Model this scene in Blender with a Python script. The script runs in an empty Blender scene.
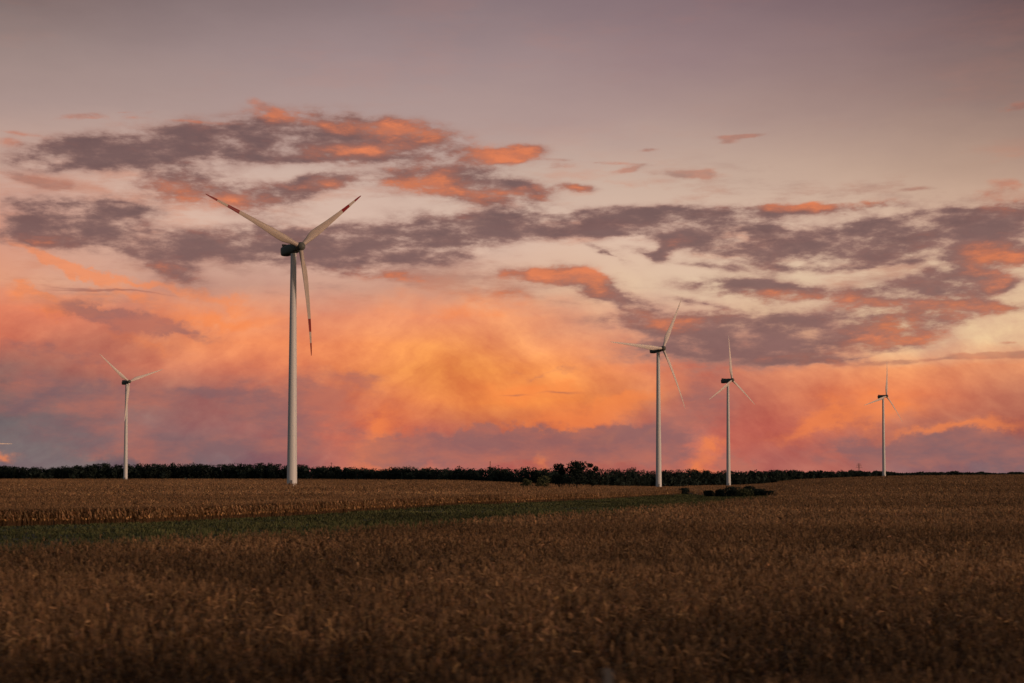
import bpy, bmesh, math, random
import numpy as np
from mathutils import Vector, Matrix

sc = bpy.context.scene
COL = sc.collection
R = math.radians
rng = np.random.default_rng(7)
random.seed(7)

# ------------------------------------------------------------------ camera
F = 50 / 36 * 1024
SHIFT = 72.0                      # vertical lens shift, in pixels
PITCH = math.atan((475.5 - 341.5 - SHIFT) / F)
EYE = 6.0
cam = bpy.data.cameras.new("camera")
cam.lens = 50; cam.sensor_width = 36
cam.clip_start = 0.1; cam.clip_end = 30000
cam.shift_y = SHIFT / 1024
cam.dof.use_dof = True
cam.dof.focus_distance = 900
cam.dof.aperture_fstop = 1.2
cam.dof.aperture_ratio = 0.32
co = bpy.data.objects.new("camera", cam); COL.objects.link(co)
co.location = (0, 0, EYE)
co.rotation_euler = (R(90) + PITCH, 0, 0)
sc.camera = co

sc.view_settings.view_transform = 'Standard'
sc.view_settings.look = 'None'
sc.view_settings.exposure = 0
sc.view_settings.gamma = 1
sc.render.film_transparent = False
sc.cycles.use_denoising = True
sc.cycles.denoiser = 'OPENIMAGEDENOISE'
sc.cycles.max_bounces = 4
sc.cycles.diffuse_bounces = 2

def ray(px, py):
    a = (px - 512) / F; b = (341.5 + SHIFT - py) / F
    return Vector((a, math.cos(PITCH) - b * math.sin(PITCH), math.sin(PITCH) + b * math.cos(PITCH)))

def at(px, D, z=0.0):
    r = ray(px, 475.5)
    return Vector((r.x / r.y * D, D, z))

def height_at(py, D):
    r = ray(512, py)
    return EYE + r.z / r.y * D

def uv(px, py):
    "direction of a sky feature as azimuth / elevation, in units of 1/1422 rad"
    r = ray(px, py).normalized()
    return math.atan2(r.x, r.y) * F, math.asin(r.z) * F

def lin(c):
    return [((v / 255) / 12.92 if v / 255 < .04045 else ((v / 255 + .055) / 1.055) ** 2.4) for v in c]

# ------------------------------------------------------------------ sun
SUN_AZ, SUN_EL = 118, 6            # degrees clockwise from the view direction
sl = bpy.data.lights.new("sun", 'SUN')
sl.energy = 1.15; sl.angle = R(8); sl.color = (1.0, 0.68, 0.53)
so = bpy.data.objects.new("sun", sl); COL.objects.link(so)
sd = Vector((math.sin(R(SUN_AZ)) * math.cos(R(SUN_EL)), math.cos(R(SUN_AZ)) * math.cos(R(SUN_EL)), math.sin(R(SUN_EL))))
so.rotation_euler = sd.to_track_quat('Z', 'Y').to_euler()

# ------------------------------------------------------------------ sky (world)
w = bpy.data.worlds.new("World"); sc.world = w; w.use_nodes = True
w.cycles.sampling_method = 'MANUAL'; w.cycles.sample_map_resolution = 512
nt = w.node_tree; nt.nodes.clear()
L = nt.links.new

def nd(kind, **kw):
    n = nt.nodes.new(kind)
    for k, v in kw.items(): setattr(n, k, v)
    return n
def put(sock, v):
    if isinstance(v, bpy.types.NodeSocket): L(v, sock)
    else: sock.default_value = v
def m(op, a, b=0.0, c=0.0, clamp=False):
    n = nd('ShaderNodeMath', operation=op, use_clamp=clamp)
    put(n.inputs[0], a); put(n.inputs[1], b)
    if op in ('MULTIPLY_ADD', 'SMOOTH_MAX'): put(n.inputs[2], c)
    return n.outputs[0]
def vm(op, a, b=(0, 0, 0), c=(0, 0, 0)):
    n = nd('ShaderNodeVectorMath', operation=op)
    put(n.inputs[0], a); put(n.inputs[1], b)
    if op == 'MULTIPLY_ADD': put(n.inputs[2], c)
    return n.outputs[0]
def mr(v, a, b, c=0.0, d=1.0, kind='LINEAR'):
    n = nd('ShaderNodeMapRange', interpolation_type=kind)
    put(n.inputs[0], v)
    for i, q in enumerate((a, b, c, d)): n.inputs[1 + i].default_value = q
    return n.outputs[0]
def noise(vec, scale, detail=4, rough=.55, off=0.0, colour=False):
    n = nd('ShaderNodeTexNoise')
    put(n.inputs['Vector'], vm('ADD', vec, (off, off * 1.7, off * .3)))
    n.inputs['Scale'].default_value = scale
    n.inputs['Detail'].default_value = detail
    n.inputs['Roughness'].default_value = rough
    return n.outputs['Color' if colour else 'Fac']
def mix(f, a, b, blend='MIX'):
    n = nd('ShaderNodeMix', data_type='RGBA', blend_type=blend)
    put(n.inputs[0], f)
    for s, v in ((n.inputs[6], a), (n.inputs[7], b)):
        if isinstance(v, bpy.types.NodeSocket): L(v, s)
        else: s.default_value = tuple(v) + (1,)
    return n.outputs[2]

tc = nd('ShaderNodeTexCoord')
sep = nd('ShaderNodeSeparateXYZ'); L(tc.outputs['Generated'], sep.inputs[0])
U = m('MULTIPLY', m('ARCTAN2', sep.outputs[0], sep.outputs[1]), F)
V = m('MULTIPLY', m('ARCSINE', sep.outputs[2]), F)
cmb = nd('ShaderNodeCombineXYZ'); L(U, cmb.inputs[0]); L(V, cmb.inputs[1])
P0 = cmb.outputs[0]
# noise space: stretched along the horizon like real stratus
PN = vm('MULTIPLY', P0, (.0045, .012, 1))
def warp(P, ax, ay, scale, det, off):
    n = noise(PN, scale, det, .6, off, True)
    d = vm('MULTIPLY', vm('SUBTRACT', n, (.5, .5, .5)), (ax, ay, 0))
    return vm('ADD', P, d)
PW = warp(P0, 75, 34, 1.6, 5, 3.1)           # for the smooth glow
PC = warp(P0, 60, 22, 2.6, 6, 11.7)          # for the cloud shapes

# --- smooth glow: rows of colour along the horizon, blended in elevation
XS = [64 * i for i in range(17)]
ROWS = {
 0:   [(112,98,96),(121,102,99),(124,108,107),(128,112,111),(132,115,114),(135,118,118),(137,120,121),(138,121,123),(138,120,122),(137,118,121),(135,115,118),(132,111,114),(128,107,110),(124,103,106),(118,98,100),(110,90,92),(98,80,82)],
 60:  [(148,129,122),(151,132,126),(154,134,129),(156,136,132),(158,138,135),(160,139,137),(161,140,138),(160,139,137),(160,138,136),(158,135,133),(155,131,130),(152,128,127),(148,124,122),(144,120,117),(138,114,111),(130,107,104),(118,97,94)],
 120: [(170,147,138),(173,149,140),(174,150,141),(175,151,142),(177,152,144),(178,154,146),(178,154,146),(178,153,145),(178,153,144),(177,151,143),(175,149,140),(173,147,137),(170,143,132),(166,139,128),(160,133,122),(153,127,116),(143,118,108)],
 180: [(200,166,147),(206,173,154),(210,178,158),(212,180,161),(212,182,163),(210,182,163),(208,180,162),(206,179,160),(204,178,158),(203,176,156),(202,175,154),(200,172,150),(198,169,147),(195,165,142),(190,160,137),(185,154,131),(178,147,126)],
 240: [(212,150,125),(216,165,140),(220,178,152),(222,184,160),(222,188,164),(222,188,165),(222,188,165),(222,190,166),(222,190,166),(223,191,166),(224,192,166),(224,192,165),(224,191,163),(223,190,161),(221,187,157),(219,183,152),(216,178,146)],
 290: [(226,146,108),(220,156,126),(212,152,126),(196,138,118),(206,150,127),(210,152,128),(210,150,124),(208,146,118),(218,158,126),(226,178,143),(229,192,158),(229,193,159),(228,192,157),(228,192,157),(229,192,156),(229,192,155),(228,188,149)],
 318: [(232,122,80),(222,114,80),(206,120,92),(240,140,90),(236,142,96),(236,142,98),(240,142,92),(248,150,95),(250,155,95),(236,160,115),(222,160,130),(215,160,132),(226,182,146),(230,191,152),(232,195,155),(233,194,153),(232,190,148)],
 346: [(212,112,82),(190,106,86),(186,106,86),(226,126,82),(236,130,80),(245,140,85),(252,150,80),(255,160,78),(250,155,90),(235,140,95),(205,126,100),(172,116,104),(190,118,98),(225,155,115),(229,182,142),(232,190,150),(230,182,140)],
 370: [(146,100,94),(176,106,90),(206,114,86),(206,116,88),(222,120,82),(236,130,80),(250,150,75),(255,160,64),(250,146,66),(240,140,75),(226,120,80),(202,115,90),(222,132,95),(226,136,94),(236,142,88),(232,140,92),(222,136,94)],
 400: [(118,98,97),(124,97,97),(146,99,95),(158,102,96),(184,107,92),(198,110,86),(232,125,75),(250,145,66),(254,148,58),(248,142,58),(196,112,80),(178,100,90),(206,114,84),(222,120,78),(242,130,72),(218,120,82),(192,114,88)],
 430: [(114,103,105),(117,101,103),(142,99,101),(150,100,98),(162,100,96),(204,108,86),(230,116,74),(196,108,86),(206,112,76),(228,116,66),(172,100,92),(192,100,84),(204,102,80),(196,104,82),(178,102,86),(176,103,86),(184,104,82)],
 462: [(128,108,111),(122,104,106),(118,98,102),(120,96,101),(136,98,104),(176,100,92),(240,120,72),(176,105,98),(196,105,88),(192,104,84),(172,100,92),(222,106,72),(172,100,94),(190,100,82),(148,98,98),(134,98,104),(124,98,104)],
}
a0, a1 = -560.0, 560.0
sepW = nd('ShaderNodeSeparateXYZ'); L(PW, sepW.inputs[0])
un = mr(sepW.outputs[0], a0, a1)
prev = None; pv = None
for y in sorted(ROWS):
    r = nd('ShaderNodeValToRGB'); L(un, r.inputs[0])
    cr = r.color_ramp; cr.interpolation = 'B_SPLINE'
    els = cr.elements
    for i, x in enumerate(XS):
        p = (uv(x, y)[0] - a0) / (a1 - a0)
        if i == 0: e = els[0]; e.position = p
        elif i == 1: e = els[1]; e.position = p
        else: e = els.new(p)
    for i, (e, c) in enumerate(zip(sorted(els, key=lambda q: q.position), ROWS[y])): e.color = lin((c[0] + 3, c[1] - 1, c[2] + 1) if y < 250 else ((c[0], c[1] - 1, c[2] - 1) if y > 300 and i > 3 and c[2] < 105 else c)) + [1]
    v = uv(512, y)[1]
    if prev is None: prev = r.outputs[0]
    else:
        f = mr(sepW.outputs[1], pv, v, 0, 1)
        prev = mix(f, prev, r.outputs[0])
    pv = v
sky = prev
# billows inside the low bank
PI_ = vm('MULTIPLY', P0, (.0095, .0125, 1))
def warp_iso(P, ax, ay, scale, off):
    n = noise(PI_, scale, 7, .62, off, True)
    return vm('ADD', P, vm('MULTIPLY', vm('SUBTRACT', n, (.5, .5, .5)), (ax, ay, 0)))
PB = warp_iso(P0, 75, 62, 1.9, 151.0)
hs = nd('ShaderNodeHueSaturation'); L(sky, hs.inputs['Color'])
L(mr(V, uv(512, 300)[1], uv(512, 345)[1], .92, .965), hs.inputs['Saturation'])
hs.inputs['Value'].default_value = .95
sky = hs.outputs[0]
n1 = noise(PN, 2.2, 8, .62, 21.0)
n2 = noise(vm('MULTIPLY', P0, (.010, .014, 1)), 1.5, 9, .62, 41.0)
# soft fall streaks fanning down from the bright core
q_ = m('ADD', m('ABSOLUTE', m('ADD', sepW.outputs[0], 70.0)), m('MULTIPLY', sepW.outputs[1], 1.15))
cq = nd('ShaderNodeCombineXYZ'); L(m('MULTIPLY', q_, .017), cq.inputs[0]); L(m('MULTIPLY', V, .0035), cq.inputs[1]); L(m('MULTIPLY', U, .0022), cq.inputs[2])
n3 = noise(cq.outputs[0], 1.0, 5, .6, 7.7)
lowbank = mr(sep.outputs[2], .16, .08, 0, 1, 'SMOOTHSTEP')
tint = m('MULTIPLY', mr(n2, .32, .68, .74, 1.24), mr(n3, .3, .7, .80, 1.22))
bt = nd('ShaderNodeCombineXYZ')
L(m('MULTIPLY_ADD', m('SUBTRACT', tint, 1.0), .6, 1.0), bt.inputs[0]); L(tint, bt.inputs[1]); L(m('MULTIPLY_ADD', m('SUBTRACT', tint, 1.0), .7, 1.0), bt.inputs[2])
sky = mix(lowbank, sky, mix(1.0, sky, bt.outputs[0], 'MULTIPLY'))

def field(blobs, P=None, K=.5):
    "sum of soft ellipses; 0 at an outline, up to 1 in the middle"
    P = P or PC
    acc = None
    for b in blobs:
        x, y, rx, ry = b[:4]; ang = b[4] if len(b) > 4 else 0; amp = b[5] if len(b) > 5 else 1
        cu, cv = uv(x, y)
        if P is PC: cv -= 4; cu += 6          # the warp's own mean offset
        mp = nd('ShaderNodeMapping', vector_type='TEXTURE')
        L(P, mp.inputs['Vector'])
        mp.inputs['Location'].default_value = (cu, cv, 0)
        mp.inputs['Rotation'].default_value = (0, 0, R(ang))
        mp.inputs['Scale'].default_value = (rx / K, ry / K, 1)
        g = nd('ShaderNodeTexGradient', gradient_type='QUADRATIC_SPHERE')
        L(mp.outputs[0], g.inputs[0])
        acc = m('MULTIPLY', g.outputs[1], amp) if acc is None else m('MULTIPLY_ADD', g.outputs[1], amp, acc)
    return acc

# fine structure shared by cloud edges
fb = noise(PN, 4.6, 10, .62, 55.0)
fb2 = noise(vm('MULTIPLY', P0, (.016, .04, 1)), 1.3, 8, .6, 71.0)
edge = m('ADD', m('MULTIPLY', m('SUBTRACT', fb, .5), 3.4), m('MULTIPLY', m('SUBTRACT', fb2, .5), 2.6))
def rough(f, k, gain=2.6):
    "breaks up the outline of a soft field, only near where it is"
    return m('ADD', f, m('MULTIPLY', m('MULTIPLY', edge, k), m('MINIMUM', m('MULTIPLY', f, gain), 1.0)))

# --- hot orange streaks lying behind the dark deck
HOT = [(45,255,55,6,-28),(85,274,45,6,-24),(20,297,20,7),(70,312,45,8,0),(150,288,60,5,-8),(40,296,16,5),
       (215,318,60,10,-5),(470,305,110,16,0,.6),(590,415,60,16,14),(540,392,40,12),(505,400,50,22,0,.5),(4,452,13,6,-8),(392,448,30,30),(375,430,30,16,60,.6),(600,440,22,10,25,.7),(650,430,18,7,25,.6),(620,400,60,12,18,.5),(440,350,50,22,0,.3),(230,300,50,8,-10,.6),(115,300,60,6,0,.6),(150,345,60,9,-20,.35),
       (700,462,16,18),(715,440,14,9),(540,462,9,10),(830,420,60,12,12),(950,428,80,7,4),(890,400,60,20,0,.5)]
h = rough(field(HOT, PB), .28)
ha = mr(h, .05, .85, 0, .55, 'SMOOTHSTEP')
sky = mix(ha, sky, lin((252, 138, 72)))
# --- purple low bank with lumpy tops
LOWD = [(462,452,80,17),(400,452,20,14),(540,447,50,13),(610,437,40,14),(640,455,60,20,0,.8),(735,462,16,12),(900,448,90,13,0,.8),(985,455,80,18,0,.8),
        (60,400,90,22,-5,.7),(190,395,110,12,-6,.5),(130,440,130,20,0,.4),(270,405,60,30,-30,.35),(350,380,60,14,-25,.4),(700,400,60,30,30,.35),(545,372,70,6,3,.3),(340,430,40,20,-40,.4),(315,388,50,12,-25,.3),(235,455,60,14,0,.6),(160,452,60,12,0,.5),(500,438,30,8,0,.6),(665,430,50,18,20,.5),(60,350,70,9,-6,.5),
        (120,318,70,10,-5,.7),(165,330,60,6,-8,.6),(300,430,30,40,0,.3)]
d = rough(field(LOWD, PB), .30)
da = mr(d, .06, .48, 0, .72, 'SMOOTHSTEP')
sky = mix(da, sky, mix(mr(n1, .40, .62), lin((132, 98, 100)), lin((182, 110, 94))))
# thin dark streaks
THIN = [(110,290,60,1.1,-3),(80,289,35,1.0,0,.8),(560,392,26,1.5,3,.7),(515,395,18,1.2,-3,.6)]
ta = mr(field(THIN, warp(P0, 14, 16, 2.6, 4, 5.0)), .05, .8, 0, .6, 'SMOOTHSTEP')
sky = mix(ta, sky, lin((150, 92, 84)))

# --- thin uneven veils between the decks
vn = noise(vm('MULTIPLY', P0, (.0032, .0135, 1)), 2.4, 10, .66, 91.0)
vn2 = noise(PN, 1.1, 3, .5, 131.0)
veil_band = m('MULTIPLY', mr(sepW.outputs[1], uv(512, 350)[1], uv(512, 290)[1], 0, 1, 'SMOOTHSTEP'), mr(sepW.outputs[1], uv(512, 205)[1], uv(512, 150)[1], 1, .12, 'SMOOTHSTEP'))
va = m('MULTIPLY', mr(m('ADD', vn, m('MULTIPLY', m('SUBTRACT', vn2, .5), .35)), .47, .70, 0, .62, 'SMOOTHSTEP'), veil_band)
sky = mix(va, sky, mix(mr(vn2, .4, .6), lin((150, 112, 104)), lin((206, 130, 100))))

# --- main deck of mauve clouds
DECK = [(765,342,115,19,3,.8),(640,220,120,13,0,.5),(800,238,120,13,-4,.5),(930,230,110,15,0,.4),(55,153,55,12,7),(110,145,60,12,4),(165,140,75,17,2),(255,130,75,18,5),(345,124,75,14,-3),(405,130,52,9,-3),(300,150,60,8),(370,150,62,8),
        (470,153,55,9,3),(500,150,28,7,5),(158,179,36,13,-5),(235,190,50,14,-8),(325,177,30,8,6),(290,186,35,9,20),(435,172,55,9,0),(450,184,70,12,-3),(505,190,38,9,2),
        (572,184,22,4,0,.9),(60,203,58,12,3),(112,206,28,11),(35,214,40,10,0,.7),(35,235,60,11,-3),(110,240,45,9,-3),(95,226,30,7,0,.8),
        (215,238,65,14,0),(300,238,80,17,2),(350,246,90,14,0),(420,234,70,20,0),(470,222,60,12,4),(545,221,70,12,2),(610,218,60,10,2),(670,216,60,9,0),(715,230,62,17,-8),
        (735,244,50,10,-5),(790,240,45,9,-5),(830,246,40,8,0,.9),(765,203,38,6,0),(840,203,62,7,2),(905,220,60,11,2),(985,211,60,12,2),(870,228,40,8,5,.8),
        (900,245,50,10,3),(955,243,60,12,0),(1010,232,50,8,5),(1000,252,40,8,0,.8),(905,283,65,11,6),(955,273,50,8,0),(990,285,40,7,8,.8),
        (745,284,70,9,-3),(790,292,55,7,0),(580,278,30,12,-25),(535,272,60,7,-3,.9),(620,298,50,9,-25),(500,285,60,10,0,.45),
        (665,322,70,12,-6),(720,332,85,19,2),(800,336,85,18,4),(850,332,70,14,8),(905,320,50,10,10),(830,345,60,8,6),(900,300,55,5,0,.8),(970,302,60,7,-3,.8),
        (600,250,28,3.5,-28,.7),(632,250,22,5,-10,.7),(655,246,20,7,40,.6),(700,262,60,4,-8,.4),(780,262,60,5,-3,.45),(860,262,80,5,2,.5),(690,300,30,3,-12,.6),
        (162,262,42,18,-30,.8),(385,272,45,5,0,.6),(330,265,60,6,0,.5)]
DECK = [(b[0], b[1], b[2], b[3] * (1.1 if b[3] >= 8 else 1)) + tuple(b[4:]) for b in DECK]
D = field(DECK)
den = rough(m('MINIMUM', D, .66), .53)
al = mr(den, .0, .64, 0, 1, 'SMOOTHSTEP')
thick = mr(den, .15, .85, 0, 1, 'SMOOTHSTEP')
low = mr(V, uv(512, 200)[1], uv(512, 340)[1], 0, 1)
base = mix(low, mix(thick, lin((164, 124, 114)), lin((110, 84, 84))), mix(thick, lin((176, 128, 114)), lin((131, 97, 94))))
# sun-coloured flanks of the deck
SAL = [(160,181,28,10),(235,196,40,10),(330,120,80,7,-3),(415,128,50,8,-4),(370,148,60,8),(480,154,45,7,3),(505,150,25,6),(412,180,26,8),(500,191,42,7),(455,186,50,6,-3,.4),(410,178,25,9),
       (318,180,25,7),(570,184,24,5),(268,108,20,6),(90,117,40,4,0,.7),(480,158,30,14,60,.5),(450,215,40,6,0,.5),(765,200,30,5),(820,200,30,7),(850,199,40,6),(1000,252,60,14,0,.7),
       (960,280,80,10,0,.5),(970,302,50,8,0,.6),(750,293,50,6,0,.8),(800,296,40,6,0,.8),(582,274,26,11),(530,270,45,6,0,.6),(625,302,40,8,-25,.6),(665,318,50,8),(900,320,60,12,5),(885,340,45,8,8),(790,352,60,5,5,.5),
       (900,300,40,5,0,.5),(630,170,16,4),(690,175,30,5,0,.7),(560,166,22,5),(385,272,60,8),(500,285,70,14),(1000,196,40,8,0,.7),(160,262,50,20,0,.4),(40,240,60,8,0,.3),(960,358,100,5,0,.5),(930,243,60,8,0,.25),(645,222,60,8,0,.15)]
sn = noise(PN, 4.2, 6, .6, 171.0)
S = mr(rough(m('ADD', m('MULTIPLY', field(SAL, PC, .36), .9), m('MULTIPLY', m('SUBTRACT', sn, .5), 1.6)), .45), .0, 1.22, 0, 1, 'SMOOTHSTEP')
S = m('MULTIPLY', S, mr(fb, .36, .60, .62, 1.0))
cl = mix(m('MULTIPLY', S, .95), base, mix(S, lin((160, 100, 88)), lin((220, 124, 82))))
cl = mix(.8, cl, mix(1.0, cl, mix(mr(fb2, .3, .7), (.84, .84, .86), (1.18, 1.16, 1.12)), 'MULTIPLY'))
sky = mix(m('MULTIPLY', al, .95), sky, cl)

WISP = [(90,117,30,2.6,5,.7),(120,112,26,1.6,8,.6),(268,108,16,4,-25,.8),(200,121,60,1.6,0,.5),(20,134,22,2,-5,.5),(8,143,14,4,0,.6),(25,178,28,4,-8,.6),(60,185,22,6,0,.5),
        (688,175,26,3.5,-3,.8),(745,135,24,1.8,3,.7),(730,141,8,2,0,.6),(650,150,9,1.8,0,.7),(630,170,16,2.2,10,.7),(555,166,20,2.5,0,.6),(590,162,60,1.6,-4,.5),(706,174,8,4,40,.5),
        (1018,105,16,3,10,.9),(918,189,16,2,-3,.6),(1012,184,14,4,-10,.7),(990,196,20,5,5,.6),(960,358,100,2.6,2,.9),(1000,356,40,2.6,0,.6),(1010,342,9,1.4,0,.6)]
wa = mr(rough(field(WISP, warp(P0, 30, 9, 3.0, 6, 33.0), .4), .9), .06, .8, 0, .6, 'SMOOTHSTEP')
sky = mix(wa, sky, mix(mr(sn, .35, .65), lin((150, 104, 94)), lin((206, 122, 92))))

# --- the rest of the vault (overhead and behind): dusky, from the Sky Texture
st = nd('ShaderNodeTexSky', sky_type='NISHITA', sun_disc=False)
st.sun_elevation = R(SUN_EL); st.sun_rotation = R(SUN_AZ); st.dust_density = 3.0
vault = mix(1.0, st.outputs[0], (.06, .052, .052), 'MULTIPLY')
vault = mix(1.0, vault, (.03, .027, .03), 'ADD')
front = m('MULTIPLY', mr(m('ABSOLUTE', U), 620, 1500, 1, 0, 'SMOOTHSTEP'), mr(V, 560, 1300, 1, 0, 'SMOOTHSTEP'))
final = mix(front, vault, sky)
bg = nd('ShaderNodeBackground'); L(final, bg.inputs[0]); bg.inputs[1].default_value = 1.0
wo = nd('ShaderNodeOutputWorld'); L(bg.outputs[0], wo.inputs[0])
#@@END_SKY

# ================================================================== materials
def mat(name, col, rough=.8, var=.0, scale=1.0, attr=False, trans=0.0, metal=0.0, spec=.3, detail=5, col2=None, stretch=(1, 1, 1)):
    mt = bpy.data.materials.new(name); mt.use_nodes = True
    t = mt.node_tree; n = t.nodes; b = n['Principled BSDF']
    b.inputs['Roughness'].default_value = rough
    b.inputs['Metallic'].default_value = metal
    b.inputs['Specular IOR Level'].default_value = spec
    out = None
    if col2 is None: col2 = tuple(c * (1 - var) for c in col)
    g = n.new('ShaderNodeNewGeometry')
    mp = n.new('ShaderNodeMapping'); mp.inputs['Scale'].default_value = stretch
    t.links.new(g.outputs['Position'], mp.inputs['Vector'])
    nz = n.new('ShaderNodeTexNoise'); nz.inputs['Scale'].default_value = scale; nz.inputs['Detail'].default_value = detail
    t.links.new(mp.outputs[0], nz.inputs['Vector'])
    mrn = n.new('ShaderNodeMapRange'); mrn.inputs[1].default_value = .35; mrn.inputs[2].default_value = .65
    t.links.new(nz.outputs['Fac'], mrn.inputs[0])
    mx = n.new('ShaderNodeMix'); mx.data_type = 'RGBA'
    t.links.new(mrn.outputs[0], mx.inputs[0])
    mx.inputs[6].default_value = tuple(col2) + (1,); mx.inputs[7].default_value = tuple(col) + (1,)
    out = mx.outputs[2]
    if attr:
        at_ = n.new('ShaderNodeAttribute'); at_.attribute_name = 'tone'
        m2 = n.new('ShaderNodeMix'); m2.data_type = 'RGBA'; m2.blend_type = 'MULTIPLY'; m2.inputs[0].default_value = 1
        t.links.new(out, m2.inputs[6]); t.links.new(at_.outputs['Color'], m2.inputs[7]); out = m2.outputs[2]
    t.links.new(out, b.inputs['Base Color'])
    if trans:
        tr = n.new('ShaderNodeBsdfTranslucent'); t.links.new(out, tr.inputs[0])
        ms = n.new('ShaderNodeMixShader'); ms.inputs[0].default_value = trans
        t.links.new(b.outputs[0], ms.inputs[1]); t.links.new(tr.outputs[0], ms.inputs[2])
        t.links.new(ms.outputs[0], n['Material Output'].inputs[0])
    return mt

M_SOIL = mat('soil', (.060, .038, .026), .95, scale=.25, col2=(.04, .026, .018))
M_CORN = mat('dry_corn', (.50, .292, .142), .75, scale=.02, col2=(.34, .195, .092), attr=True, trans=.2, stretch=(.5, 1, 1), detail=8)
M_GRASS = mat('grass', (.120, .122, .046), .9, scale=.06, col2=(.072, .080, .032), attr=True, trans=.2)
M_GRND = mat('grass_ground', (.06, .075, .035), .95, scale=.1, col2=(.04, .05, .025))
M_WHITE = mat('tower_paint', (.80, .79, .76), .45, scale=.35, col2=(.74, .73, .70), stretch=(1, 1, .08))
M_BLADE = mat('blade_gelcoat', (.56, .46, .385), .5, scale=.3, col2=(.50, .41, .34))
M_BLADE_LIT = mat('blade_lit_pink', (.84, .73, .65), .45, scale=.3, col2=(.78, .67, .60))  # plain blades: pink light falling on them is put into the base colour
M_RED = mat('blade_red', (.27, .012, .012), .45, scale=.5, col2=(.22, .01, .01))
M_NAC = mat('nacelle_paint', (.14, .16, .14), .5, scale=.8, col2=(.11, .13, .11))
M_HUB = mat('hub_paint', (.15, .155, .13), .5, scale=.8, col2=(.12, .125, .11))
M_DARK = mat('dark_metal', (.06, .06, .06), .6, scale=2, col2=(.04, .04, .04))
M_LEAF = mat('foliage_dark', (.028, .042, .031), .9, scale=.05, col2=(.018, .029, .023), attr=True, trans=.15)
M_LEAF2 = mat('foliage_yellowish', (.10, .10, .045), .85, scale=.2, col2=(.06, .07, .03), attr=True, trans=.15)
M_BARK = mat('bark', (.07, .05, .038), .95, scale=1.5, col2=(.045, .034, .026))
M_GALV = mat('galvanised', (.30, .30, .30), .5, scale=2, col2=(.22, .22, .23), metal=.3)
M_POST = mat('post_plastic', (.17, .165, .16), .7, scale=9, col2=(.11, .105, .10))
M_CONC = mat('concrete', (.33, .31, .28), .9, scale=2, col2=(.25, .24, .22))

# ================================================================== helpers
def link(name, me, parent=None, mats=()):
    o = bpy.data.objects.new(name, me); COL.objects.link(o)
    if parent: o.parent = parent
    for q in mats: me.materials.append(q)
    return o
def tag(o, label=None, cat=None, group=None, kind=None):
    if label: o['label'] = label
    if cat: o['category'] = cat
    if group: o['group'] = group
    if kind: o['kind'] = kind
    return o
def quads(name, verts, mats, tone=None, nper=4, smooth=False):
    "verts: (n*nper, 3) array, each run of nper vertices one face; tone: (n, 3) colour per face"
    v = np.ascontiguousarray(verts, dtype=np.float32).reshape(-1, 3)
    n = len(v) // nper
    me = bpy.data.meshes.new(name)
    me.vertices.add(len(v)); me.vertices.foreach_set('co', v.ravel())
    me.loops.add(len(v)); me.loops.foreach_set('vertex_index', np.arange(len(v), dtype=np.int32))
    me.polygons.add(n); me.polygons.foreach_set('loop_start', np.arange(0, len(v), nper, dtype=np.int32))
    me.update(calc_edges=True)
    if tone is not None:
        a = me.color_attributes.new('tone', 'FLOAT_COLOR', 'POINT')
        c = np.ones((len(v), 4), np.float32); c[:, :3] = np.repeat(tone, nper, axis=0)
        a.data.foreach_set('color', c.ravel())
    for q in mats: me.materials.append(q)
    return me
def lathe(bm, prof, seg=32, mi=0, M=Matrix()):
    rings = []
    for r, z in prof:
        rings.append([bm.verts.new(M @ Vector((r * math.cos(2 * math.pi * i / seg), r * math.sin(2 * math.pi * i / seg), z))) for i in range(seg)])
    for a, b in zip(rings, rings[1:]):
        for i in range(seg):
            f = bm.faces.new((a[i], a[(i + 1) % seg], b[(i + 1) % seg], b[i])); f.smooth = True; f.material_index = mi
    for ring in (rings[0][::-1], rings[-1]):
        f = bm.faces.new(ring); f.material_index = mi
def done(bm, name):
    bmesh.ops.recalc_face_normals(bm, faces=bm.faces)
    me = bpy.data.meshes.new(name); bm.to_mesh(me); bm.free(); return me
def bar(bm, a, b, r, seg=6, r2=None):
    a = Vector(a); b = Vector(b); d = b - a
    Mx = Matrix.Translation(a) @ d.to_track_quat('Z', 'Y').to_matrix().to_4x4()
    lathe(bm, [(r, 0), (r if r2 is None else r2, d.length)], seg, 0, Mx)

# ================================================================== terrain
ZT = np.array([(-9, 0), (-.05, 0), (0, -1.6), (.05, -3.4), (.10, -4.9), (.13, -5.2), (.152, -4.9), (.174, -3.6), (.2025, .2), (.238, 2.7), (.273, 4.3), (.36, 5.6), (.5, 6.2), (.9, 5.0), (2, 0), (9, 0)])
def terrain(x, y):
    x = np.asarray(x, float); y = np.asarray(y, float)
    ys = np.maximum(y, 1e-3)
    t = np.clip(x / ys, -9, 9)
    z = np.interp(t, ZT[:, 0], ZT[:, 1]) * np.clip((y - 200) / 1300, 0, 1)
    z = z + .25 * np.sin(x * .013 + 1) * np.sin(y * .009) * np.clip((y - 60) / 200, 0, 1) * np.clip((1400 - y) / 500, 0, 1)
    z = z + 1.0 * np.clip(-t / .04 + .3, 0, 1) * np.clip((y - 230) / 330, 0, 1)
    bank = np.where(y < 5, 4.4, np.clip(4.4 * (1 - (y - 5) / 20.0), 0, 4.4))
    bank = np.where(y < -8, np.clip(4.4 * (1 - (-8 - y) / 20.0), 0, 4.4), bank)
    return z + bank
def tz(x, y): return float(terrain(x, y))

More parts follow.
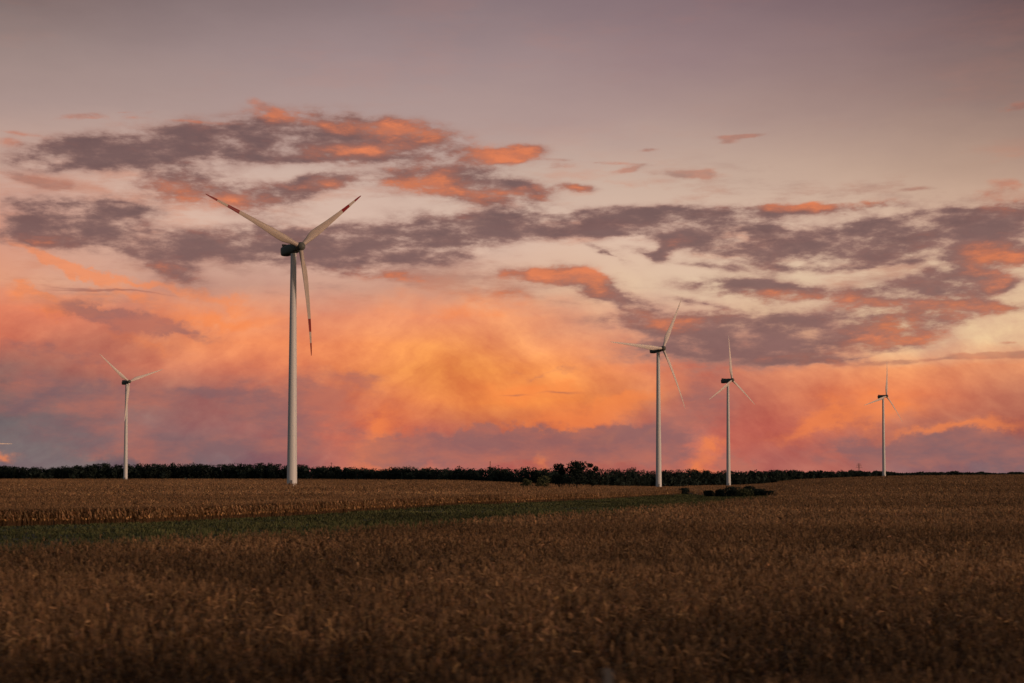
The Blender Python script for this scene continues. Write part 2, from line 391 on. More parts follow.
def sheet(name, U1, U2, fx, mats, dz=0.0):
    "grid over two parameters"
    A, B = np.meshgrid(U1, U2, indexing='ij')
    X, Y = fx(A, B)
    Z = terrain(X, Y) + dz
    v = np.stack([X, Y, Z], -1).reshape(-1, 3).astype(np.float32)
    n1, n2 = A.shape
    i = np.arange(n1 * n2).reshape(n1, n2)
    q = np.stack([i[:-1, :-1], i[1:, :-1], i[1:, 1:], i[:-1, 1:]], -1).reshape(-1, 4)
    me = bpy.data.meshes.new(name)
    me.from_pydata(v.tolist(), [], q.tolist())
    for p in me.polygons: p.use_smooth = True
    for q_ in mats: me.materials.append(q_)
    return me
def sgn_space(vals): return np.unique(np.concatenate([-np.array(vals), [0], vals]))
gx = sgn_space(np.concatenate([np.arange(10, 800, 10), np.geomspace(800, 9000, 30)]))
gy = np.unique(np.concatenate([-np.geomspace(30, 9000, 20), np.arange(-28, 60, 2.0), np.arange(60, 1700, 14.0), np.geomspace(1700, 9000, 30)]))
g = link('ground', sheet('ground', gx, gy, lambda a, b: (a, b), [M_SOIL]))
tag(g, kind='structure')

# field outlines in (bearing slope t = x/y, distance y)
BLOCK = np.array([(-.8, 150), (-.36, 166), (-.2546, 176), (-.149, 206), (-.0788, 240), (-.0084, 289), (.062, 385), (.118, 560), (.122, 620)])
NEAR = np.array([(-.8, 70), (-.36, 84), (-.2546, 93), (-.149, 105), (-.0438, 125), (.062, 160), (.132, 205), (.181, 285)])
FARB = np.array([(.118, 640), (.132, 540), (.181, 470), (.190, 300)])   # near edge of the field beyond the bushes
def block_edge(t): return np.interp(t, BLOCK[:, 0], BLOCK[:, 1])
def near_edge(t): return np.interp(t, NEAR[:, 0], NEAR[:, 1]) * 1.05
def region(x, y):
    "0 grass, 1 near field, 2 far block, 3 hill field"
    t = x / y
    r = np.zeros(x.shape, int)
    r[(t < .186) & (y < near_edge(t) * 1)] = 1
    r[(t < .121) & (y > block_edge(t))] = 2
    r[(t < .121) & (t > .045) & (y > 640 + (.121 - t) * 4000)] = 3
    r[(t >= .121) & (t < .186) & (y > np.interp(t, FARB[:, 0], FARB[:, 1]))] = 3
    r[t >= .186] = 1
    return r
# grass strip as a sheet of its own
ts = np.linspace(-.8, .186, 120)
def strip_xy(A, B):
    n_ = near_edge(A) - 3
    f_ = np.where(A < .121, block_edge(A), np.interp(A, FARB[:, 0], FARB[:, 1])) + 3
    Y = n_ + (f_ - n_) * B
    return A * Y, Y
s_ = link('grass_strip', sheet('grass_strip', ts, np.linspace(0, 1, 30), strip_xy, [M_GRND], .03))
tag(s_, kind='structure')

# ================================================================== dry corn
def plants(px, py, hgt, nleaf, wid, seedtone, stalk=True, ear=True, low=.10, eart=1.0):
    "arching dry leaves, a stalk, a drooping ear and a tassel for every plant; returns faces (n*4,3) and tones"
    n = len(px); pz = terrain(px, py)
    P = np.stack([px, py, pz], -1)
    V = []; T = []
    lean = rng.normal(0, .05, (n, 2))
    def pt(h):
        h = np.asarray(h)[:, None]
        return P + np.concatenate([lean * h * hgt[:, None], h * hgt[:, None]], 1)
    one = np.ones(n)
    if stalk:
        for k in range(2):
            a = rng.uniform(0, math.pi) + k * math.pi / 2
            d = np.array([math.cos(a), math.sin(a), 0]) * .018 * wid
            b0, b1 = pt(one * 0), pt(one * .93)
            V.append(np.stack([b0 - d, b0 + d, b1 + d * .5, b1 - d * .5], 1))
            T.append(seedtone * np.array([.55, .52, .5]))
    for k in range(nleaf):
        h0 = (low + (.88 - low) * (k + rng.uniform(0, .8, n)) / nleaf)
        az = rng.uniform(0, 2 * math.pi, n)
        ln = rng.uniform(.38, .75, n) * (1.05 - .45 * np.abs(h0 - .5)) * (.85 + .15 * wid)
        out = np.stack([np.cos(az), np.sin(az), 0 * az], -1)
        sd = np.stack([-np.sin(az), np.cos(az), 0 * az], -1) * (rng.uniform(.022, .042, n) * wid)[:, None]
        tw = rng.normal(0, .6, n)
        sd[:, 2] = tw * .03 * wid
        p0 = pt(h0)
        up = rng.uniform(.05, .35, n)
        p1 = p0 + out * (ln * .45)[:, None] + np.array([0, 0, 1.0]) * (ln * up)[:, None]
        p2 = p0 + out * (ln * rng.uniform(.6, .95, n))[:, None] + np.array([0, 0, 1.0]) * (-ln * rng.uniform(.1, .75, n))[:, None]
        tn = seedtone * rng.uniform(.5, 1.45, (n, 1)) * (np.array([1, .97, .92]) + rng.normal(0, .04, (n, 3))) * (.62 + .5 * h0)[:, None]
        V.append(np.stack([p0 - sd * .6, p0 + sd * .6, p1 + sd, p1 - sd], 1)); T.append(tn)
        V.append(np.stack([p1 - sd, p1 + sd, p2 + sd * .25, p2 - sd * .25], 1)); T.append(tn * .95)
    if ear:
        az = rng.uniform(0, 2 * math.pi, n)
        out = np.stack([np.cos(az), np.sin(az), 0 * az], -1)
        sd = np.stack([-np.sin(az), np.cos(az), 0 * az], -1) * .038 * wid
        p0 = pt(rng.uniform(.40, .50, n))
        p1 = p0 + out * .10 + np.array([0, 0, -.05]); p2 = p0 + out * .16 + np.array([0, 0, -.24])
        tn = np.tile(np.array([1.9, 1.75, 1.35]), (n, 1)) * rng.uniform(.4, 1.35, (n, 1)) * eart
        V.append(np.stack([p0 - sd * .5, p0 + sd * .5, p1 + sd, p1 - sd], 1)); T.append(tn)
        V.append(np.stack([p1 - sd, p1 + sd, p2 + sd * .4, p2 - sd * .4], 1)); T.append(tn)
    for k in range(3):
        az = rng.uniform(0, 2 * math.pi, n)
        out = np.stack([np.cos(az), np.sin(az), 0 * az], -1)
        sd = np.stack([-np.sin(az), np.cos(az), 0 * az], -1) * .009 * wid
        p0 = pt(one * .9); p1 = p0 + out * rng.uniform(.04, .16, n)[:, None] + np.array([0, 0, 1.0]) * rng.uniform(.15, .34, n)[:, None]
        V.append(np.stack([p0 - sd, p0 + sd, p1 + sd * .6, p1 - sd * .6], 1)); T.append(seedtone * .95)
    return np.concatenate(V).reshape(-1, 3), np.clip(np.concatenate(T), .03, 2.2)

def patchy(x, y, s, seed):
    "slow variation over the field"
    r = np.random.default_rng(seed); v = 0
    for i in range(7):
        a = r.uniform(0, math.pi); f = s * 1.7 ** (i % 4) * r.uniform(.8, 1.2)
        v = v + np.sin((x * math.cos(a) + y * math.sin(a)) * f + r.uniform(0, 6.3)) / (1 + (i % 4) * .5)
    return v / 3.2

def scatter(y0, y1, dens_fn, rows=True, tmax=.40):
    xs = []; ys = []
    y = y0
    ed = np.geomspace(y0, y1, max(2, int(math.log(y1 / y0) * 14)))
    for a, b in zip(ed, ed[1:]):
        ar = tmax * (b * b - a * a)
        n = int(ar * dens_fn((a + b) / 2))
        yy = np.sqrt(rng.uniform(a * a, b * b, n)); tt = rng.uniform(-tmax, tmax, n)
        xs.append(tt * yy); ys.append(yy)
    x = np.concatenate(xs); y = np.concatenate(ys)
    if rows:                                       # snap to drill rows, running slightly across the view
        th = R(9); c, s = math.cos(th), math.sin(th)
        u = x * c + y * s; v = -x * s + y * c
        v = np.round(v / .75) * .75 + rng.normal(0, .05, len(v))
        x, y = u * c - v * s, u * s + v * c
    return x, y
def corn_object(name, sel, cases):
    Vs = []; Ts = []
    for (y0, y1, dens, nleaf, wid, stalk, ear, *low_) in cases:
        x, y = scatter(y0, y1, dens)
        k = (y > 26) & sel(x, y)
        x, y = x[k], y[k]
        pch = patchy(x, y, .03, 5)
        hg = (2.05 + .14 * pch + rng.normal(0, .12, len(x)))
        hg = np.where(region(x, y) == 1, hg * .92, hg)
        gain_ = np.where(region(x, y) == 2, 1.16, 1.0)
        keep = rng.uniform(size=len(x)) < np.clip(.90 + .25 * patchy(x, y, .16, 9), .35, 1)
        x, y, hg, gain_ = x[keep], y[keep], hg[keep], gain_[keep]
        thin_ = np.clip(.5 + 1.3 * (patchy(x, y, .11, 61) + .6 * patchy(x, y, .35, 62)), 0, 1)
        nearf = np.clip((110 - y) / 70, 0, 1)
        dim = 1 - (1 - thin_) * (.30 + .30 * nearf)        # darker-toned patches, stronger towards the camera
        hg = hg * (1 - .22 * (1 - thin_) * nearf)
        tone = (dim * gain_)[:, None] * (1 + .22 * patchy(x, y, .05, 3)[:, None] * np.array([1, 1.05, 1.1])) * rng.uniform(.72, 1.25, (len(x), 1))
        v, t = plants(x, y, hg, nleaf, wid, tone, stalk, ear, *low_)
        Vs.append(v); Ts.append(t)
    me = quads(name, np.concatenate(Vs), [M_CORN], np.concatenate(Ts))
    print(name, len(me.polygons))
    return link(name, me)
c1 = corn_object('dry_corn_field', lambda x, y: (region(x, y) == 1),
    [(26, 62, lambda d: 6.0, 7, .82, True, True),
     (62, 130, lambda d: 6.0 * (62 / d) ** .8, 5, 1.2, True, True),
     (130, 330, lambda d: 2.2 * (130 / d) ** 1.5, 4, 2.6, False, False),
     (330, 1650, lambda d: .5 * (330 / d) ** 1.7, 3, 6.0, False, False)])
tag(c1, 'broad field of dry brown corn filling the foreground and the low hill on the right', 'corn field', kind='stuff')
edge_sel = lambda x, y: (region(x, y) == 2) & (y < block_edge(x / y) + 7)
back_sel = lambda x, y: (region(x, y) == 2) & (y >= block_edge(x / y) + 7)
c2 = corn_object('dry_corn_block', lambda x, y: region(x, y) == 2,
    [(150, 300, lambda d: 1.8 * (150 / d) ** 1.2, 5, 2.2, True, False, .5),
     (300, 1500, lambda d: .5 * (300 / d) ** 1.7, 3, 5.0, False, False)])
tag(c2, 'block of ripe russet corn standing behind the green grass strip, in front of the woods', 'corn field', kind='stuff')
# the exposed front rows of that block, where stems and pale ears show
x, y = scatter(150, 640, lambda d: 26 * (150 / d), rows=False)
tq = x / y
k = (tq < .121) & (y > block_edge(tq)) & (y < block_edge(tq) + 2.6)
x, y = x[k], y[k]
v, t_ = plants(x, y, 2.05 + rng.normal(0, .13, len(x)), 6, 1.9, rng.uniform(.55, 1.2, (len(x), 1)) * np.ones((1, 3)), True, True, .50, 1.25)
c3 = link('corn_edge_rows', quads('corn_edge_rows', v, [M_CORN], t_)); print('edge', len(x))
tag(c3, 'front rows of the far corn, dark bare stems under a line of pale hanging ears', 'corn', kind='stuff')
x, y = scatter(470, 1500, lambda d: .5 * (330 / d) ** 1.7, rows=False)
k = region(x, y) == 3; x, y = x[k], y[k]
v, t_ = plants(x, y, 1.1 + rng.normal(0, .1, len(x)), 3, 6, rng.uniform(.8, 1.2, (len(x), 1)) * np.ones((1, 3)) * 1.1, False, False)
c4 = link('stubble_field', quads('stubble_field', v, [M_CORN], t_))
tag(c4, 'pale tan low crop in the dip behind the bushes and under the woods', 'field', kind='stuff')

# grass tufts on the strip
x, y = scatter(66, 640, lambda d: 3.4 * (80 / d) ** 1.35, rows=False)
k = (region(x, y) == 0) & (x / y < .19); x, y = x[k], y[k]
n = len(x); Vg = []; Tg = []
hg = np.clip(.28 + .16 * patchy(x, y, .12, 21), .1, .7); wd = .05 * (y / 80) ** .9
for k_ in range(4):
    az = rng.uniform(0, 2 * math.pi, n)
    o1 = np.stack([np.cos(az), np.sin(az), 0 * az], -1)
    p0 = np.stack([x, y, terrain(x, y) + .03], -1) + rng.normal(0, .15, (n, 3)) * np.array([1, 1, 0]) * (y / 80)[:, None]
    p1 = p0 + o1 * .15 + np.array([0, 0, 1.]) * (hg * rng.uniform(.6, 1.3, n))[:, None]
    az2 = rng.uniform(0, math.pi, n)
    sd = np.stack([np.cos(az2), np.sin(az2), 0 * az], -1) * wd[:, None]
    Vg.append(np.stack([p0 - sd, p0 + sd, p1 + sd * .3, p1 - sd * .3], 1))
    Tg.append((1 + .35 * patchy(x, y, .09, 33))[:, None] * rng.uniform(.6, 1.4, (n, 1)) * (np.array([1, 1, 1]) + rng.normal(0, .05, (n, 3))))
gr = link('grass', quads('grass', np.concatenate(Vg).reshape(-1, 3), [M_GRASS], np.clip(np.concatenate(Tg), .1, 2)))
tag(gr, 'green grass strip between the two stands of corn', 'grass', kind='stuff')
# rough verge on the bank under the camera
x = rng.uniform(-30, 30, 9000); y = rng.uniform(-4, 27, 9000)
az = rng.uniform(0, 2 * math.pi, 9000)
p0 = np.stack([x, y, terrain(x, y)], -1); sd = np.stack([np.cos(az), np.sin(az), 0 * az], -1) * .02
p1 = p0 + np.stack([np.cos(az * 3) * .08, np.sin(az * 2) * .08, rng.uniform(.1, .3, 9000)], -1)
vg = link('verge_grass', quads('verge_grass', np.stack([p0 - sd, p0 + sd, p1 + sd * .2, p1 - sd * .2], 1), [M_GRASS], rng.uniform(.5, 1.2, (9000, 1)) * np.ones((1, 3))))
tag(vg, 'rough grass on the roadside bank', 'grass', kind='stuff')

# ================================================================== trees
def leafmass(cx, cy, z0, h, rx, n, size, lobes, seed, flat=.55, lo=.18):
    "leaf-sized faces spread through several overlapping clumps"
    r = np.random.default_rng(seed)
    V = []; T = []
    for i in range(lobes):
        a = r.uniform(0, 2 * math.pi); q = r.uniform(0, .72) ** .7
        hz = r.uniform(lo, .86)
        wr = (1 - abs(hz - .45) * .9)
        c = np.array([cx + math.cos(a) * q * rx * wr, cy + math.sin(a) * q * rx * wr, z0 + hz * h])
        lr = rx * r.uniform(.28, .48)
        c[2] = min(c[2], z0 + h - lr * (flat + .3) * r.uniform(.7, 1.0))
        c[2] = max(c[2], z0 + .15 * h)
        m_ = n // lobes
        d = r.normal(size=(m_, 3)); d /= np.linalg.norm(d, axis=1)[:, None]
        d = d * (r.uniform(.35, 1.05, m_) ** .5)[:, None] * lr * np.array([1, 1, flat + .3])
        p = c + d
        p[:, 2] = np.minimum(p[:, 2], z0 + h * r.uniform(.84, 1.0, m_) ** 1.0)
        p[:, 2] = np.maximum(p[:, 2], z0 + .2)
        e1 = r.normal(size=(m_, 3)); e1 /= np.linalg.norm(e1, axis=1)[:, None]
        e2 = r.normal(size=(m_, 3)); e2 -= (e1 * e2).sum(1)[:, None] * e1; e2 /= np.linalg.norm(e2, axis=1)[:, None]
        s1 = (size * r.uniform(.5, 1.3, m_))[:, None]; s2 = s1 * r.uniform(.5, .9, (m_, 1))
        V.append(np.stack([p - e1 * s1, p - e2 * s2, p + e1 * s1, p + e2 * s2], 1))
        T.append(np.ones((m_, 3)) * r.uniform(.7, 1.35) * r.uniform(.7, 1.3, (m_, 1)))
    return np.concatenate(V).reshape(-1, 3), np.concatenate(T)

WOOD = [(-260, 1650, 467), (0, 1600, 465.5), (40, 1560, 466.5), (75, 1560, 465), (110, 1550, 462.5), (200, 1530, 462.5), (290, 1500, 463), (340, 1300, 466.5), (375, 1200, 468), (410, 1150, 466.5),
        (440, 1120, 468.5), (480, 1100, 467), (540, 1020, 467.5), (600, 1000, 468), (640, 1120, 469), (680, 1160, 469), (700, 1480, 469.6), (760, 1600, 470.3), (820, 1750, 470.8), (860, 1950, 471.4), (890, 2200, 472.3), (950, 2500, 472.8), (1024, 2700, 473.2), (1300, 2900, 473.6)]
WOOD = np.array(WOOD, float)
def wood_mass(name, x0, x1, label, seed):
    r = np.random.default_rng(seed); V = []; T = []
    px = x0; sd = seed * 1000
    while px < x1:
        D = np.interp(px, WOOD[:, 0], WOOD[:, 1]); top = np.interp(px, WOOD[:, 0], WOOD[:, 2])
        for row in range(3):
            Dd = D + row * 16 + r.normal(0, 5)
            p = at(px + r.normal(0, 3), Dd)
            ztop = height_at(top, D) + .4 + 1.1 * (math.sin(px * .19 + seed) + math.sin(px * .073 + 1) + .7 * math.sin(px * .41)) * D / 1500 * .6 + r.normal(0, .5) + (1.1 if r.uniform() < .05 else 0)
            z0 = tz(p.x, p.y)
            if row == 0: ztop = z0 + (ztop - z0) * r.uniform(.62, .92)
            h = max(3.0, ztop - z0)
            v, t = leafmass(p.x, p.y, z0, h, r.uniform(5.5, 8.0), 420, .58 * (D / 1300) ** .7, 12, sd, lo=.05); sd += 1
            V.append(v); T.append(t * r.uniform(.75, 1.3))
            v, t = leafmass(p.x, p.y, z0, h * .84, 6.0, 60, 1.7 * (D / 1300) ** .7, 8, sd, lo=.0)
            V.append(v); T.append(t * r.uniform(.75, 1.3))
        px += 4.6 * F / D * r.uniform(.7, 1.2)
    me = quads(name, np.concatenate(V), [M_LEAF], np.concatenate(T)); print(name, len(me.polygons))
    o = link(name, me); tag(o, label, 'woods', kind='stuff'); return o
wood_mass('distant_woods', -200, 322, 'dark continuous woodland along the skyline behind the left corn field', 1)
wood_mass('distant_woods', 322, 800, 'dark undulating woodland in the middle, behind the corn and the dip', 2)
wood_mass('distant_woods', 800, 1250, 'thin dark line of far trees showing just over the right-hand hill', 3)

def tree(name, px, D, topy, wpx, label, cat, group, seed, n=1500, m_=None, lobes=14, size=.42, bush=False, basez=None):
    wpx = wpx * (1.35 if bush else 1)
    p = at(px, D); z0 = tz(p.x, p.y) if basez is None else basez
    h = height_at(topy, D) - z0; rx = wpx / 2 * D / F
    root = bpy.data.objects.new(name, None); COL.objects.link(root); root.location = (p.x, p.y, z0)
    tag(root, label, cat, group)
    bm = bmesh.new()
    r = random.Random(seed)
    th = h * (.25 if bush else .62); tr = max(.05, h * .018)
    stems = 4 if bush else 1
    for s in range(stems):
        bx, by = ((r.uniform(-.3, .3) * rx, r.uniform(-.3, .3) * rx) if bush else (0, 0))
        bar(bm, (bx, by, -.2), (bx * 1.2, by * 1.2, th), tr * (.5 if bush else 1.4), 7, tr * .4)
        for q in range(3 if bush else 8):
            a = r.uniform(0, 6.28); hh = th * r.uniform(.45, .95)
            bar(bm, (bx, by, hh), (bx + math.cos(a) * rx * .55, by + math.sin(a) * rx * .55, hh + h * r.uniform(.08, .25)), tr * .35, 5, tr * .1)
    link('stems' if bush else 'trunk', done(bm, 'trunk'), root, [M_BARK])
    v, t = leafmass(0, 0, 0 if bush else h * .12, h if bush else h * .88, rx, n, size, lobes, seed, lo=(.0 if bush else .12))
    link('crown', quads('crown', v, [m_ or M_LEAF], t), root)
    return root
G = 'tall trees standing in front of the middle woods'
tree('tree', 559, 705, 462.3, 19, 'dark tree on the left of the tall clump, its round top slightly lower', 'tree', G, 11, n=1700)
tree('tree', 577, 700, 458.9, 30, 'tallest and broadest dark tree on the skyline, in the middle of the clump', 'tree', G, 12, n=3200, lobes=22)
tree('tree', 592, 708, 461.8, 19, 'dark tree on the right of the tall clump, with a ragged pointed outline', 'tree', G, 13, n=1700, lobes=10)
tree('shrub', 541, 690, 474.5, 22, 'yellowish green shrub at the foot of the tall dark trees, behind the corn', 'shrub', None, 14, n=900, m_=M_LEAF2, lobes=9, bush=True)
tree('shrub', 527, 700, 478.5, 14, 'small low olive shrub left of the yellowish green shrub', 'shrub', None, 15, n=500, m_=M_LEAF2, lobes=6, bush=True)
GB = 'bushes in a row at the end of the grass strip'
for i, (px, D, ty, wp, lb, mm) in enumerate([
    (684, 575, 487.6, 11, 'small round dark bush alone at the tip of the far corn', M_LEAF),
    (709, 500, 490.3, 11, 'lowest dark bush at the left end of the row of bushes', M_LEAF),
    (720, 496, 489.0, 12, 'low dark bush second from the left of the row of bushes', M_LEAF),
    (732, 488, 486.2, 16, 'rounded dark bush directly below the slim turbine, in the row of bushes', M_LEAF),
    (744, 478, 488.2, 15, 'olive green bush in the middle of the row of bushes', M_LEAF2),
    (749, 490, 485.8, 12, 'tallest dark bush of the row, just right of the turbine foot', M_LEAF),
    (759, 480, 488.6, 16, 'bushy green shrub near the right end of the row of bushes', M_LEAF),
    (768, 478, 490.6, 11, 'smallest green bush closing the right end of the row of bushes', M_LEAF)]):
    tree('bush', px, D, ty, wp, lb, 'bush', GB if i else None, 30 + i, n=2400, m_=mm, lobes=30, size=.22, bush=True)

# ================================================================== wind turbines
def blade_mesh(Rb, bend, banded):
    bm = bmesh.new(); seg = 16; rows = []
    st = [0, .02, .05, .09, .13, .17, .22, .28, .35, .43, .51, .60, .655, .71, .775, .83, .88, .90, .925, .96, .985, 1.0]
    for s in st:
        r_ = 1.1 + s * (Rb - 1.1)
        chord = float(np.interp(s, [0, .04, .08, .12, .16, .20, .25, .32, .42, .55, .7, .85, .94, .98, 1], [1.9, 1.93, 2.2, 2.8, 3.28, 3.42, 3.3, 2.95, 2.45, 1.95, 1.45, 1.0, .72, .5, .12]))
        thick = float(np.interp(s, [0, .05, .12, .2, .4, .7, 1], [1.9, 1.85, 1.35, .95, .55, .26, .05]))
        tw = R(float(np.interp(s, [0, .1, .2, .5, 1], [20, 18, 13, 5, 0])) + 4)
        pre = -bend * s ** 2
        ring = []
        for i in range(seg):
            a = 2 * math.pi * i / seg
            cx = math.cos(a); sy = math.sin(a)
            rnd = max(0, 1 - s / .16)
            ux = chord * (.5 * cx + (1 - rnd) * -.18)
            uy = thick * .5 * sy * (1 if rnd > 0 else 1) * ((1 - (1 - rnd) * .55 * max(0, -cx)))
            ring.append(bm.verts.new((ux * math.cos(tw) - uy * math.sin(tw), ux * math.sin(tw) + uy * math.cos(tw) + pre, r_)))
        rows.append(ring)
    for j in range(len(rows) - 1):
        sm = (st[j] + st[j + 1]) / 2
        for i in range(seg):
            f = bm.faces.new((rows[j][i], rows[j][(i + 1) % seg], rows[j + 1][(i + 1) % seg], rows[j + 1][i])); f.smooth = True
            f.material_index = 1 if (banded and (.655 < sm < .775 or sm > .88)) else 0
    bm.faces.new(rows[0][::-1]); f = bm.faces.new(rows[-1]); f.material_index = 1 if banded else 0
    return done(bm, 'blade')

def nacelle_mesh():
    "local +Y points to the rotor"
    bm = bmesh.new(); rows = []
    for y, wx, h0, h1 in [(-7.4, 1.2, -1.2, 1.5), (-7.1, 1.75, -1.75, 2.05), (-5.5, 1.95, -2.0, 2.2), (-2, 1.98, -2.0, 2.15), (1.2, 1.85, -1.9, 2.0), (2.9, 1.6, -1.55, 1.7), (3.5, 1.45, -1.4, 1.5)]:
        ring = []
        for i in range(20):
            a = 2 * math.pi * i / 20
            c, s = math.cos(a), math.sin(a)
            e = .45
            X = wx * math.copysign(abs(c) ** e, c); Z = math.copysign(abs(s) ** e, s); Z = Z * (h1 if Z > 0 else -h0)
            ring.append(bm.verts.new((X, y, Z)))
        rows.append(ring)
    for a, b in zip(rows, rows[1:]):
        for i in range(20):
            f = bm.faces.new((a[i], a[(i + 1) % 20], b[(i + 1) % 20], b[i])); f.smooth = True
    bm.faces.new(rows[0][::-1]); bm.faces.new(rows[-1])
    return done(bm, 'nacelle')
def cooler_mesh():
    bm = bmesh.new()
    for cx, cy, cz, sx, sy, sz in [(0, -6.0, 2.65, 3.0, .5, .95), (0, -3.2, 2.3, 1.3, 1.3, .35), (.9, -4.6, 2.5, .09, .09, .9), (-.9, -4.6, 2.5, .09, .09, .9)]:
        bmesh.ops.create_cube(bm, size=1, matrix=Matrix.Translation((cx, cy, cz)) @ Matrix.Diagonal((sx, sy, sz, 1)))
    return done(bm, 'roof_cooler')
def hub_mesh():
    bm = bmesh.new()
    Mx = Matrix.Rotation(-math.pi / 2, 4, 'X')
    lathe(bm, [(1.25, -1.75), (1.65, -1.6), (1.85, -.6), (1.85, .6), (1.65, 1.3), (1.2, 1.9), (.55, 2.25), (.05, 2.35)], 28, 0, Mx)
    return done(bm, 'hub')
NAC, COOL, HUB = nacelle_mesh(), cooler_mesh(), hub_mesh()
NAC.materials.append(M_NAC); COOL.materials.append(M_DARK); HUB.materials.append(M_HUB)

def turbine(label, tx, D, topy, basez, yaw, bend, th, Rb, banded=False, tilt=5, r0=2.15, r1=1.2):
    base = at(tx, D); base.z = basez
    gz = tz(base.x, base.y)
    base.z = gz
    root = bpy.data.objects.new('wind_turbine', None); COL.objects.link(root); root.location = base
    tag(root, label, 'wind turbine', 'wind turbines of the wind farm')
    ztop = height_at(topy, D); H = ztop - base.z
    bm = bmesh.new()
    prof = [(r0 + .02, -.3), (r0, 0)]
    prof += [(r1, H - .1), (r1, H)]
    lathe(bm, prof, 40)
    for k in (.22, .46, .72):                       # section seams
        r_ = r0 + (r1 - r0) * k
        lathe(bm, [(r_ - .1, H * k - .1), (r_ + .03, H * k - .09), (r_ + .03, H * k + .09), (r_ - .1, H * k + .1)], 40)
    tw = link('tower', done(bm, 'tower'), root, [M_WHITE])
    bm = bmesh.new(); lathe(bm, [(4.2, -.5), (4.2, .1), (2.6, .35), (2.45, .35)], 40)
    link('foundation', done(bm, 'foundation'), root, [M_CONC])
    bm = bmesh.new(); bmesh.ops.create_cube(bm, size=1, matrix=Matrix.Translation((0, -r0 - .02, 1.9)) @ Matrix.Diagonal((.95, .12, 2.3, 1)))
    bmesh.ops.create_cube(bm, size=1, matrix=Matrix.Translation((0, -r0 - .6, .55)) @ Matrix.Diagonal((1.3, 1.3, .35, 1)))
    link('door', done(bm, 'door'), tw, [M_GALV])
    yw = R(yaw); tl = R(tilt)
    g_ = Vector((math.sin(yw), -math.cos(yw), 0)); ax = g_ * math.cos(tl) + Vector((0, 0, math.sin(tl)))
    side = Vector((0, 0, 1)).cross(ax).normalized(); up = ax.cross(side)
    top = Vector((0, 0, H + 1.8))
    nb = Matrix((( -side.x, ax.x, up.x, 0), (-side.y, ax.y, up.y, 0), (-side.z, ax.z, up.z, 0), (0, 0, 0, 1)))
    n_ = link('nacelle', NAC, root); n_.matrix_local = Matrix.Translation(top) @ nb
    c_ = link('roof_cooler', COOL, n_)
    bm = bmesh.new(); lathe(bm, [(r1 + .12, H - .05), (r1 + .25, H + .1), (r1 + .1, H + .5)], 32)
    link('yaw_bearing', done(bm, 'yaw_bearing'), root, [M_DARK])
    hubp = top + ax * 5.0
    h_ = link('hub', HUB, root); h_.matrix_local = Matrix.Translation(hubp) @ nb
    bme = blade_mesh(Rb, bend, banded); bme.materials.append(M_BLADE if banded else M_BLADE_LIT)
    if banded: bme.materials.append(M_RED)
    for i in range(3):
        a = th + i * 2 * math.pi / 3
        d = side * math.sin(a) + up * math.cos(a)
        tq_ = ax.cross(d)      # chordwise
        mb = Matrix(((-tq_.x, ax.x, d.x, 0), (-tq_.y, ax.y, d.y, 0), (-tq_.z, ax.z, d.z, 0), (0, 0, 0, 1)))
        b_ = link('blade', bme, root); b_.matrix_local = Matrix.Translation(hubp) @ mb
    return root
turbine('nearest and tallest white wind turbine, with red bands on its blades, left of centre', 292.0, 597.5, 253.2, 0, 43.3, 3.9, .920, 46, True)
turbine('small white wind turbine standing left of the tall red-banded one, behind the corn', 125.5, 1471.6, 384, 0, 44.4, -.6, 1.215, 42.5)
turbine('second largest white turbine, plain pale blades, one blade pointing left', 658.7, 1030.3, 352, 0, 38.1, 3.2, .579, 48.1)
turbine('slim white turbine directly above the row of bushes, one blade straight up', 728.5, 1391.9, 382.5, 0, 45.5, 1, .033, 44)
turbine('farthest white turbine on the right, standing alone on the brown hill', 884, 1782.3, 398, 0, 39.8, 2.6, .243, 46)
turbine('wind turbine cut off by the left edge, only one blade tip showing', -28, 1750, 446, 0, 44, 2, 1.545, 50)

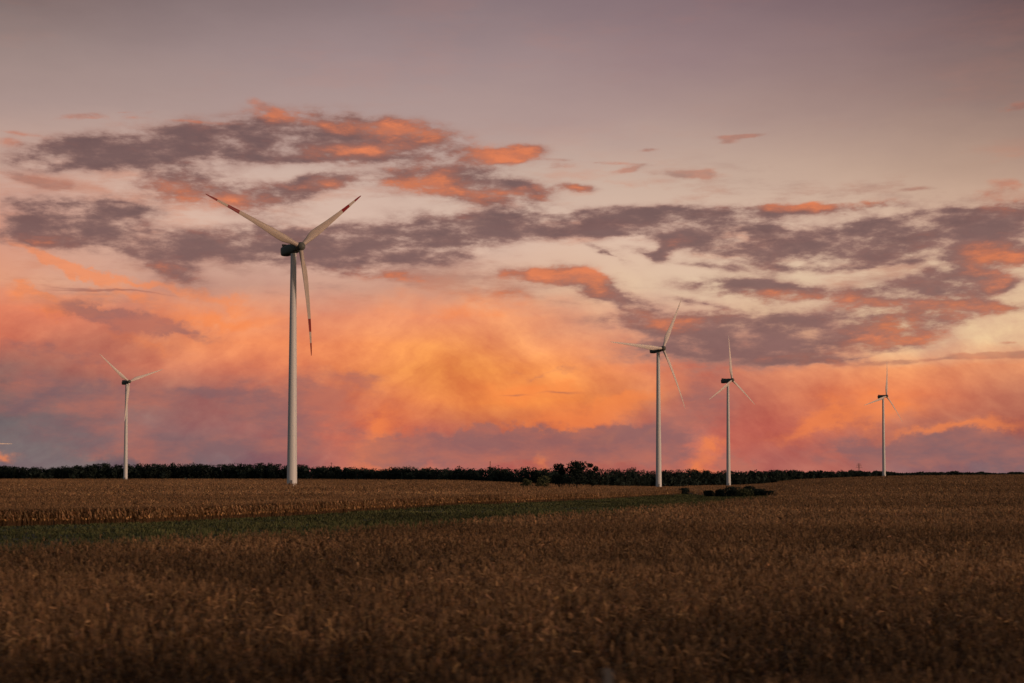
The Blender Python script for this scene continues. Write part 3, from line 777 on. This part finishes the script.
# ================================================================== masts and post
def pylon(name, px, D, topy, w0, label, cat, arms=True):
    p = at(px, D); z0 = tz(p.x, p.y); H = height_at(topy, D) - z0
    root = bpy.data.objects.new(name, None); COL.objects.link(root); root.location = (p.x, p.y, z0)
    tag(root, label, cat)
    bm = bmesh.new(); n_ = 8; prev_ = None
    for k in range(n_ + 1):
        s = k / n_; w_ = w0 * (1 - s) + .35 * s
        pts = [Vector((sx * w_, sy * w_, H * s)) for sx, sy in ((-1, -1), (1, -1), (1, 1), (-1, 1))]
        for i in range(4): bar(bm, pts[i], pts[(i + 1) % 4], .07, 4)
        if prev_:
            for i in range(4):
                bar(bm, prev_[i], pts[i], .13, 4); bar(bm, prev_[i], pts[(i + 1) % 4], .07, 4)
        prev_ = pts
    link('lattice', done(bm, 'lattice'), root, [M_DARK])
    if arms:
        for zz, L_ in ((.72, 5.5), (.84, 4.5), (.95, 3.5)):
            bm = bmesh.new()
            bar(bm, (-L_, 0, H * zz), (L_, 0, H * zz), .16, 4)
            for sg in (-1, 1):
                bar(bm, (0, 0, H * zz + 1.6), (sg * L_, 0, H * zz), .1, 4); bar(bm, (sg * L_, 0, H * zz), (sg * L_, 0, H * zz - 1.6), .14, 5)
            link('crossarm', done(bm, 'crossarm'), root, [M_DARK])
    return root
pylon('lattice_pylon', 859, 2600, 463.5, 2.6, 'grey lattice power pylon poking above the far trees on the right', 'pylon')
pylon('radio_mast', 490.2, 1500, 461.2, .9, 'thin dark lattice mast rising from the middle woods', 'mast', False)
def pole(px, D, topy, label):
    p = at(px, D); z0 = tz(p.x, p.y); H = height_at(topy, D) - z0
    root = bpy.data.objects.new('utility_pole', None); COL.objects.link(root); root.location = (p.x, p.y, z0); tag(root, label, 'pole')
    bm = bmesh.new(); bar(bm, (0, 0, -.3), (0, 0, H), .32, 8, .2); link('pole', done(bm, 'pole'), root, [M_DARK])
    bm = bmesh.new(); bar(bm, (-1.6, 0, H - .8), (1.6, 0, H - .8), .12, 5); link('crossarm', done(bm, 'crossarm'), root, [M_DARK])
pole(459.3, 1300, 465.3, 'thin dark pole showing above the woods left of the lattice mast')
pole(498.3, 1350, 464.8, 'thin dark pole among the trees just right of the lattice mast')
pole(331.5, 1450, 462.4, 'thin dark pole above the woods right of the tall red-banded turbine')

p = at(607.5, 17.5); z0 = tz(p.x, p.y)
root = bpy.data.objects.new('marker_post', None); COL.objects.link(root); root.location = (p.x, p.y, z0)
tag(root, 'blurred grey roadside marker post at the bottom edge of the picture', 'post')
hp = EYE + (ray(607, 667).z / ray(607, 667).y) * 17.5 - z0
bm = bmesh.new()
bmesh.ops.create_cube(bm, size=1, matrix=Matrix.Translation((0, 0, hp / 2 - .1)) @ Matrix.Diagonal((.105, .07, hp + .2, 1)))
bmesh.ops.bevel(bm, geom=bm.edges[:], offset=.015, segments=2, affect='EDGES')
for v_ in bm.verts:
    if v_.co.z > hp - .08: v_.co.z -= (v_.co.x + .05) * .5
link('shaft', done(bm, 'shaft'), root, [M_POST])
bm = bmesh.new(); bmesh.ops.create_cube(bm, size=1, matrix=Matrix.Translation((0, -.038, hp - .33)) @ Matrix.Diagonal((.05, .008, .18, 1)))
link('reflector', done(bm, 'reflector'), root, [M_GALV])
